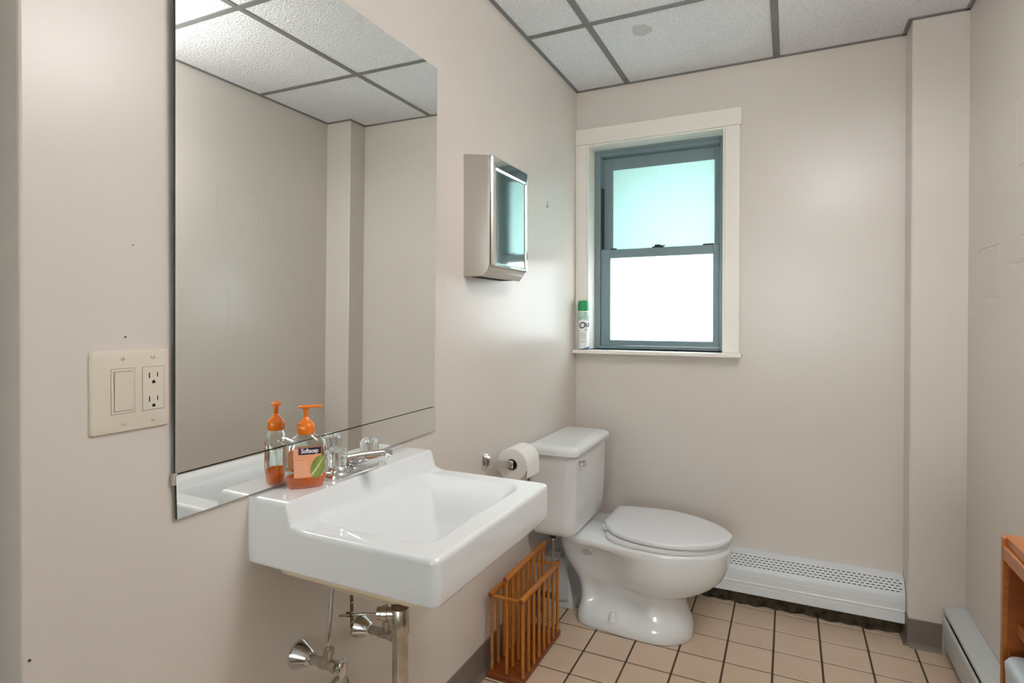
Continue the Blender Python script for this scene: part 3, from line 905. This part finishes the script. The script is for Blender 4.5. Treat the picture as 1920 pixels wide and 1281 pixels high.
# ------------------------------------------------------------------ toilet
TYc = -.378
to = thing('toilet', 'white two-piece toilet with closed lid in the back corner', 'toilet', (.35, TYc, 0))
def outline(z, xb, xf, hwf, hwb, xm, n=22):
    """closed outline, front rounded and rear boxy"""
    pts = []
    fr = [(xm + (xf - xm) * math.sin(PI / 2 * k / n), hwf * math.cos(PI / 2 * k / n) ** .88 if k < n else 0) for k in range(n + 1)]
    re = []
    m_ = 16
    for k in range(1, m_ + 1):
        t = k / m_
        x = lerp(xm, xb, 1 - (1 - t) ** 1.6)
        w = lerp(hwf, hwb, sstep(0, .7 if z > .318 or z < .15 else .40, t))
        q = (xm - x) / (xm - xb)
        w *= max(0.0, 1 - q ** 10) ** .35
        re.append((x, w))
    half = [p for p in re[::-1]] + fr            # rear centre to front centre along one side
    half = [(x, max(0.0, w - .026 * sstep(.185, .235, x) * (1 - sstep(.38, .46, x)) * sstep(.048, .064, z) * (1 - sstep(.13, .20, z)) * (w / max(hwb, 1e-4) if x < .19 else 1))) for x, w in half]
    for x, w in half: pts.append((x, TYc - w, z))
    for x, w in half[-2:0:-1]: pts.append((x, TYc + w, z))
    return pts
lev = [
    (0.000, .158, .592, .134, .120, .45), (.004, .156, .595, .137, .123, .45), (.030, .158, .592, .134, .120, .45), (.050, .162, .588, .128, .112, .45), (.058, .164, .586, .122, .104, .45),
    (.085, .166, .575, .110, .094, .45), (.110, .166, .568, .104, .092, .45), (.135, .162, .567, .104, .094, .45), (.150, .158, .575, .110, .096, .45),
    (.165, .152, .598, .125, .098, .46), (.182, .138, .632, .142, .100, .47), (.205, .122, .668, .160, .104, .47), (.235, .100, .698, .174, .108, .475), (.270, .086, .714, .182, .112, .48),
    (.300, .080, .721, .185, .116, .48), (.319, .080, .7235, .186, .122, .48), (.325, .083, .7245, .1862, .146, .48), (.338, .082, .725, .186, .149, .48), (.346, .083, .724, .185, .146, .48), (.350, .088, .720, .181, .142, .48),
]
bm = bmesh.new()
loft(bm, [outline(*l) for l in lev])
bowl_bvh = BVHTree.FromBMesh(bm)
bowl = obj('bowl', bm, PORC, to, auto=60)
# tank
def tank_ring(z, x0, x1, y0, y1, r, bow=.008):
    pts = rrect(x0, x1, y0, y1, r, z, 8)
    yc, hw = (y0 + y1) / 2, (y1 - y0) / 2
    return [(x + (bow * (1 - ((y - yc) / hw) ** 2) if x > (x0 + x1) / 2 else 0), y, z_) for x, y, z_ in pts]
TY0, TY1 = -.606, -.176
bm = bmesh.new()
loft(bm, [tank_ring(.352, .045, .150, TY0 + .10, TY1 - .10, .03, .004), tank_ring(.356, .030, .176, TY0 + .036, TY1 - .05, .035), tank_ring(.364, .022, .187, TY0 + .016, TY1 - .028, .036), tank_ring(.380, .018, .192, TY0 + .008, TY1 - .012, .036),
          tank_ring(.42, .016, .194, TY0 + .006, TY1 - .008, .036), tank_ring(.56, .014, .199, TY0 + .002, TY1 - .002, .035), tank_ring(.668, .014, .202, TY0, TY1, .034)])
tank = obj('tank', bm, PORC, to, auto=60)
bm = bmesh.new()
L0, L1 = TY0 - .012, TY1 + .012
loft(bm, [tank_ring(.667, .008, .212, L0 + .004, L1 - .004, .036, .009), tank_ring(.669, .006, .215, L0, L1, .038, .009), tank_ring(.684, .006, .215, L0, L1, .038, .009),
          tank_ring(.692, .008, .211, L0 + .004, L1 - .004, .036, .009), tank_ring(.698, .015, .200, L0 + .014, L1 - .014, .030, .009), tank_ring(.7005, .03, .175, L0 + .035, L1 - .035, .022, .008)])
obj('tank_lid', bm, PORC, to, auto=60)
bm = bmesh.new(); lathe(bm, (.199, -.545, .634), (1, 0, 0), [(0, .010), (.004, .0105), (.010, .009), (.016, .009), (.018, .0125), (.028, .0125), (.031, .008)], 24)
tube(bm, [(.224, -.545, .634), (.223, -.560, .636), (.222, -.576, .639)], [.0065, .0065, .0055], 12)
obj('flush_handle', bm, CHROME, tank, auto=50)
# seat and lid share one slightly crooked outline
LID = [(.264, -.250), (.2655, -.228), (.272, -.219), (.300, -.206), (.395, -.190), (.477, -.187), (.560, -.212), (.630, -.250), (.690, -.300), (.722, -.352), (.725, -.395), (.712, -.440), (.675, -.492), (.612, -.536), (.543, -.559), (.470, -.562), (.386, -.545), (.325, -.512), (.285, -.460), (.270, -.428), (.2645, -.418), (.263, -.405), (.2635, -.33)]
def spline(P, n=6):
    out = []
    for i in range(len(P)):
        p0, p1, p2, p3 = P[i - 1], P[i], P[(i + 1) % len(P)], P[(i + 2) % len(P)]
        for k in range(n):
            t = k / n
            out.append(tuple(.5 * (2 * b + (c - a) * t + (2 * a - 5 * b + 4 * c - d) * t * t + (3 * b - a - 3 * c + d) * t ** 3) for a, b, c, d in zip(p0, p1, p2, p3)))
    return out
LO = spline(LID)
lcx, lcy = .495, TYc
def lid_ring(s, z, dx=0): return [(lcx + (x - lcx) * s + dx, lcy + (y - lcy) * s, z) for x, y in LO]
bm = bmesh.new()
loft(bm, [lid_ring(.975, .3738), lid_ring(.997, .3744), lid_ring(1.0, .3758), lid_ring(1.0, .3845), lid_ring(.996, .3880), lid_ring(.982, .3905), lid_ring(.90, .3918), lid_ring(.6, .3925), lid_ring(.3, .393)])
obj('seat_lid', bm, SEATP, to, auto=38)
SEATO = spline([(.300, -.25), (.35, -.215), (.42, -.200), (.50, -.198), (.58, -.215), (.65, -.26), (.70, -.315), (.716, -.378), (.70, -.441), (.65, -.496), (.58, -.541), (.50, -.558), (.42, -.556), (.35, -.541), (.300, -.506), (.288, -.45), (.288, -.30)])
bm = bmesh.new()
def seat_ring(s, z): return [(lcx + (x - lcx) * s, lcy + (y - lcy) * s, z) for x, y in SEATO]
loft(bm, [seat_ring(.985, .3520), seat_ring(1.006, .3528), seat_ring(1.010, .3545), seat_ring(1.010, .3675), seat_ring(1.004, .3695), seat_ring(.985, .3700), seat_ring(.62, .3700), seat_ring(.60, .367), seat_ring(.60, .3520), seat_ring(.985, .3520)], False, False)
bmesh.ops.remove_doubles(bm, verts=bm.verts, dist=1e-6)
obj('seat', bm, SEATP, to, auto=38)
for yy in (TYc - .030, TYc + .075):
    bm = bmesh.new(); box(bm, .256, .290, yy - .014, yy + .014, .350, .372, .005, 3)
    obj('hinge', bm, SEATP, to, auto=50)
for yy in (TYc - .119, TYc + .119):
    bm = bmesh.new(); lathe(bm, (.318, yy, .046), (0, 0, 1), [(0, .0165), (.004, .0165), (.006, .0145), (.020, .0125), (.027, .010), (.030, .004)], 24)
    obj('bolt_cap', bm, SEATP, to, auto=50)
# printed mark on the side of the bowl
def side_pt(x, z, off=.0006):
    hit = bowl_bvh.ray_cast(Vector((x, -1.2, z)), Vector((0, 1, 0)))
    return hit[0] + Vector((0, -off, 0)) if hit[0] else Vector((x, TYc - .14, z))
def print_strip(pts, w, name='printed_mark'):
    bm = bmesh.new()
    P = [side_pt(*p) for p in pts]
    for i in range(len(P) - 1):
        t = (P[i + 1] - P[i]).normalized(); n = t.cross(Vector((0, 1, 0))).normalized() * w / 2
        bm.faces.new([bm.verts.new(q) for q in (P[i] - n, P[i + 1] - n, P[i + 1] + n, P[i] + n)])
    return bm
mk = bmesh.new()
mxx, mz = .213, .283
for r, w in ((.0115, .0012), (.0085, .0008)):
    merge(mk, print_strip([(mxx + r * math.cos(2 * PI * k / 24), mz + r * math.sin(2 * PI * k / 24)) for k in range(25)], w))
merge(mk, print_strip([(mxx - .017, mz + .011), (mxx - .017, mz - .009)], .0016))
merge(mk, print_strip([(mxx + .0165, mz + .004), (mxx + .0165, mz - .010)], .0014))
merge(mk, print_strip([(mxx + .0205, mz + .003), (mxx + .0205, mz - .011)], .0010))
merge(mk, print_strip([(mxx + .003 * math.cos(math.radians(40 + 25 * k)) - .0035, mz + .0045 * math.sin(math.radians(40 + 25 * k))) for k in range(12)], .0011))
merge(mk, print_strip([(mxx + .0035 + .003 * math.cos(math.radians(-120 + 30 * k)), mz + .001 + .0035 * math.sin(math.radians(-120 + 30 * k))) for k in range(11)], .0016))
obj('printed_mark', mk, INKGREY, bowl, label='small grey printed emblem')

# toilet supply
tv = thing('toilet_supply_valve', 'toilet water valve with thin supply line under the tank', 'valve', (.02, -.50, .095))
bm = bmesh.new(); lathe(bm, (.082, -.505, .322), (0, 0, 1), [(0, .0125), (.004, .0135), (.018, .0135), (.020, .011), (.038, .010)], 14)
obj('coupling_nut', bm, DARK, tv, auto=40, label='dark coupling nut')
bm = bmesh.new(); tube(bm, bez((.082, -.505, .325), (.080, -.505, .25), (.088, -.507, .18), (.070, -.515, .115), 12), .0042, 10)
obj('supply_line', bm, DULLCHROME, tv, smooth=True)
bm = bmesh.new(); lathe(bm, (.0045, -.515, .098), (1, 0, 0), [(0, .022), (.003, .022), (.008, .010), (.050, .009), (.052, .012), (.078, .012), (.080, .005), (.092, .005)], 18)
obj('valve_body', bm, BRASSD, tv, auto=40)
bm = bmesh.new()
loft(bm, [[(.094 + h, -.515 + .010 * s * math.cos(2 * PI * k / 20), .098 + .019 * s * math.sin(2 * PI * k / 20)) for k in range(20)] for h, s in ((0, .3), (.001, .9), (.004, 1), (.008, .7), (.008, .2))])
obj('valve_handle', bm, DULLCHROME, tv, auto=50)

# ------------------------------------------------------------------ heaters
hb = thing('baseboard_heater', 'long white slotted baseboard heater along the back wall', 'heater', (.7, 0, 0))
HX0, HX1 = .108, 1.296
prof = [(0, .212), (-.012, .2105), (-.040, .2015), (-.063, .160), (-.0675, .152), (-.069, .146), (-.069, .128), (-.070, .126), (-.069, .124), (-.069, .102), (-.0715, .099), (-.0715, .096), (-.069, .094), (-.069, .084), (-.0700, .082), (-.069, .080), (-.069, .054), (-.067, .052), (-.064, .054), (-.064, .14), (-.038, .193), (0, .203)]
bm = bmesh.new(); prism_x(bm, prof, HX0, HX1)
cover = obj('cover', bm, HEATW, hb, auto=25)
bm = bmesh.new()
p0, p1 = Vector((0, -.040, .2015)), Vector((0, -.063, .160))
sl = (p1 - p0); nr = Vector((0, -sl.z, sl.y)).normalized()
if nr.z < 0: nr = -nr
ncol = int((HX1 - HX0 - .012) / .0175)
for r in range(5):
    c = p0 + sl * (.06 + .205 * r)
    for k in range(ncol):
        x = HX0 + .008 + .0175 * k + (.00875 if r % 2 else 0)
        a, b = x, x + .0112
        dd = sl.normalized() * .0014
        q = [c - dd, c + dd]
        vs = [bm.verts.new(Vector((xx, 0, 0)) + p + nr * o) for o in (.0003, -.0008) for (xx, p) in ((a, q[0]), (b, q[0]), (b, q[1]), (a, q[1]))]
        bm.faces.new(vs[:4]); bm.faces.new(vs[4:][::-1])
        for i in range(4):
            j = (i + 1) % 4; bm.faces.new((vs[i], vs[4 + i], vs[4 + j], vs[j]))
so = obj('vent_slots', bm, SLOT, hb); so['kind'] = 'stuff'
bm = bmesh.new(); prism_x(bm, [(0, .211), (-.040, .2015), (-.063, .160), (-.068, .15), (-.068, .054), (0, .054)], HX1 - .0005, HX1 + .0025)
obj('end_cap', bm, HEATW, hb)
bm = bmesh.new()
box(bm, HX0, HX1, -.034, -.002, .0005, .046)  # dark block paints the shade in the gap behind the dirt
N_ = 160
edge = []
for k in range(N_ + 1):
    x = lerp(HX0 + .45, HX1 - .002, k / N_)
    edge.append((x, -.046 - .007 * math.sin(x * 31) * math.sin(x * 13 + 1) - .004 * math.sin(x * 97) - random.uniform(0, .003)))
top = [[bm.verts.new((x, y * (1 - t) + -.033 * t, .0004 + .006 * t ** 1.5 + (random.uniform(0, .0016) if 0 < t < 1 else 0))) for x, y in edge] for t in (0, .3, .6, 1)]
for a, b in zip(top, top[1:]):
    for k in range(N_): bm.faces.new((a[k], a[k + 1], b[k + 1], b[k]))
g_ = obj('grime_and_gap_shade', bm, GRIMESHADE, hb, label='dirt and darkened gap under the heater'); g_['kind'] = 'stuff'

hl = thing('baseboard_heater', 'short white heater end cover on the left wall behind the toilet', 'heater', (.05, -.25, 0))
prof = [(0.0005, .205), (.070, .206), (.086, .198), (.100, .165), (.118, .095), (.127, .040), (.127, .0), (0.0005, 0)]
bm = bmesh.new(); prism_y(bm, [(x, z) for x, z in prof], -.405, -.075)
bmesh.ops.bevel(bm, geom=bm.edges[:], offset=.003, segments=1, affect='EDGES')
hlc = obj('cover', bm, HEATW, hl, auto=30)
bm = bmesh.new(); prism_y(bm, [(.006, .204), (.070, .203), (.082, .196), (.094, .165), (.108, .095), (.112, .036), (.006, .036)], -.412, -.404)
obj('end_panel', bm, HEATW, hl)
bm = bmesh.new(); box(bm, .040, .075, -.405, -.36, .206, .224, .003, 1)
obj('pipe_stub', bm, HEATGRY, hl)

hr = thing('baseboard_heater', 'pale grey baseboard heater with a long open slot on the right wall', 'heater', (RX, -.6, 0))
RY0, RY1 = -1.25, PY - .0015
bm = bmesh.new(); prism_y(bm, [(RX - .0005, .172), (RX - .060, .163), (RX - .064, .160), (RX - .064, .150), (RX - .061, .150), (RX - .061, .158), (RX - .0005, .166)], RY0, RY1)
obj('hood', bm, HEATGRY, hr, auto=30)
bm = bmesh.new(); prism_y(bm, [(RX - .060, .132), (RX - .066, .126), (RX - .068, .118), (RX - .062, .028), (RX - .058, .024), (RX - .056, .026), (RX - .064, .118), (RX - .058, .128)], RY0, RY1)
obj('front_panel', bm, HEATGRY, hr, auto=30)
bm = bmesh.new(); box(bm, RX - .004, RX - .0005, RY0, RY1, .02, .166)
obj('back_plate', bm, SLOT, hr)
bm = bmesh.new()
nf = 130
for k in range(nf):
    y = lerp(RY0 + .03, RY1 - .03, k / (nf - 1)); box(bm, RX - .052, RX - .006, y - .0006, y + .0006, .05, .12)
fo = obj('fins', bm, DARK, hr); fo['kind'] = 'stuff'
bm = bmesh.new(); prism_y(bm, [(RX - .0005, .172), (RX - .060, .163), (RX - .067, .118), (RX - .060, .0), (RX - .0005, 0)], RY0 - .003, RY0)
obj('end_cap', bm, HEATGRY, hr)

# ------------------------------------------------------------------ magazine rack
mr = thing('magazine_rack', 'honey oak spindle magazine rack on the floor between sink and toilet', 'magazine rack', (.085, -.765, 0))
BX0, BX1, BY0, BY1 = .021, .149, -.938, -.594
bm = bmesh.new(); box(bm, BX0, BX1, BY0, BY1, .001, .021, .004, 2)
obj('base', bm, OAKD, mr, auto=40)
nsp = 8
for x, z, r, y0, y1 in ((.031, .272, .0095, BY0 + .004, BY1 - .004), (.085, .332, .0095, BY0 + .004, BY1 - .004), (.142, .272, .0100, BY0 + .004, BY1 - .004)):
    bm = bmesh.new()
    lathe(bm, (x, y0, z), (0, 1, 0), [(0, r * .8), (.002, r), (y1 - y0 - .002, r), (y1 - y0, r * .8)], 16, mi=0)
    for f in bm.faces:
        if len(f.verts) > 8: f.material_index = 1
    obj('rail', bm, [OAK, OAKD], mr, auto=50)
    for k in range(nsp):
        y = lerp(y0 + .014, y1 - .014, k / (nsp - 1))
        bm = bmesh.new(); lathe(bm, (x, y, .018), (0, 0, 1), [(0, .0055), (z - .020, .0055)], 10)
        obj('spindle', bm, OAK, mr, auto=60)
for y in (BY0 + .016, BY1 - .016):
    bm = bmesh.new(); lathe(bm, (.031, y, .266), (1, 0, 0), [(0, .0048), (.111, .0048)], 12)
    obj('crossbar', bm, OAK, mr, auto=60)

# ------------------------------------------------------------------ oak shelf unit at the right edge
cb = thing('shelf_unit', 'honey oak open shelf unit at the right edge against the right wall', 'shelf', (1.36, -1.65, 0))
CX0, CX1, CYF, CYN, CT_ = 1.250, 1.462, -1.318, -1.95, .800
obj('side_panel', B(CX0 + .001, CX1, CYF - .018, CYF, 0.0, CT_ - .016, .001, 1), CABIN, cb)
obj('side_panel', B(CX0 + .001, CX1, CYN, CYN + .018, 0.0, CT_ - .016, .001, 1), CABIN, cb)
obj('top', B(CX0 - .001, CX1, CYN - .003, CYF + .003, CT_ - .016, CT_, .002, 2), CAB, cb)
obj('back_panel', B(CX1 - .006, CX1, CYN + .018, CYF - .018, .02, CT_ - .016), CABIN, cb)
obj('face_stile', B(CX0 - .006, CX0 + .002, CYF - .012, CYF, 0, CT_ - .002, .001, 1), CAB, cb)
obj('face_rail', B(CX0 - .006, CX0 + .012, CYN, CYF - .0125, CT_ - .040, CT_ - .0165, .001, 1), CAB, cb)
for z in (.655, .30, .06):
    obj('shelf', B(CX0 + .012, CX1 - .007, CYN + .0185, CYF - .0185, z - .018, z, .001, 1), CAB, cb)
bn = thing('storage_bin', 'pale blue-grey rounded plastic bin in the oak shelf unit', 'bin', (1.33, -1.45, .30))
bm = bmesh.new()
def bin_r(z, i, r=.022): return rrect(CX0 - .018 + i, CX0 + .150 - i, -1.62 + i, -1.366 - i, r, z, 6)
loft(bm, [bin_r(.301, .012), bin_r(.304, .008), bin_r(.590, .001), bin_r(.606, .000), bin_r(.614, .004), bin_r(.617, .012)])
obj('tub', bm, BIN, bn, smooth=True)
bm = bmesh.new(); loft(bm, [bin_r(.6175, .020), bin_r(.621, .024), bin_r(.623, .034)])
obj('bin_lid', bm, BIN, bn, auto=40)

# ------------------------------------------------------------------ spray can on the sill
CXc, CYc, CZc, CR = .0455, -.031, 1.0305, .0262
can = thing('spray_can', 'white air freshener spray can with green cap on the window sill', 'spray can', (CXc, CYc, CZc))
bm = bmesh.new(); lathe(bm, (CXc, CYc, CZc), (0, 0, 1), [(0, CR - .003), (.002, CR), (.004, CR), (.172, CR), (.176, CR - .001), (.180, CR - .003)], 40)
cbdy = obj('can_body', bm, CANW, can, auto=40)
bm = bmesh.new(); lathe(bm, (CXc, CYc, CZc + .179), (0, 0, 1), [(0, CR - .003), (.001, CR - .0015), (.030, CR - .002), (.044, CR - .0035), (.048, CR - .006), (.046, CR - .012), (.049, .006), (.0495, .001)], 40)
obj('cap', bm, GREENCAP, can, auto=40, label='green plastic cap')
face = math.atan2(CAM.y - CYc, CAM.x - CXc) + .02
def cpt(u, h, off):
    a = face + u / CR
    return Vector((CXc + (CR + off) * math.cos(a), CYc + (CR + off) * math.sin(a), CZc + h))
def cpatch(u0, u1, lo, hi, off, n=16, nh=2):
    bm = bmesh.new()
    g = [[bm.verts.new(cpt(lerp(u0, u1, i / n), lerp(lo(i / n), hi(i / n), j / nh), off)) for i in range(n + 1)] for j in range(nh + 1)]
    for j in range(nh):
        for i in range(n): bm.faces.new((g[j][i], g[j][i + 1], g[j + 1][i + 1], g[j + 1][i]))
    return bm
obj('label_picture', cpatch(-.028, .034, lambda t: .134 + .006 * math.sin(4 * t), lambda t: .174, .0003), CANGR, cbdy, smooth=True)
obj('label_swoosh', cpatch(-.030, .050, lambda t: .002, lambda t: .003 + .022 * t * t, .0003), INKBLUE, cbdy, smooth=True)
for k in range(7):
    if k == 4: continue
    obj('fine_print', cpatch(-.016, .010, lambda t: .074 - .0068 * k, lambda t: .0755 - .0068 * k, .0003, 8, 1), INKGREY, cbdy, smooth=True)
tm = text_mesh('Oust', .040, .0006, .15, .95)
ca, sa = math.cos(.22), math.sin(.22)
x0 = min(v.co.x for v in tm.verts)
for v in tm.verts:
    x, y = v.co.x - x0, v.co.y
    v.co = cpt(-.020 + x * ca - y * sa, .108 + x * sa + y * ca, .0006)
obj('lettering', tm, INK, cbdy)
tm = text_mesh('Air', .016, .0, .15)
x0 = min(v.co.x for v in tm.verts)
for v in tm.verts:
    x, y = v.co.x - x0, v.co.y
    v.co = cpt(.004 + x * ca - y * sa, .090 + x * sa + y * ca, .0006)
obj('lettering', tm, INKGREY, cbdy)
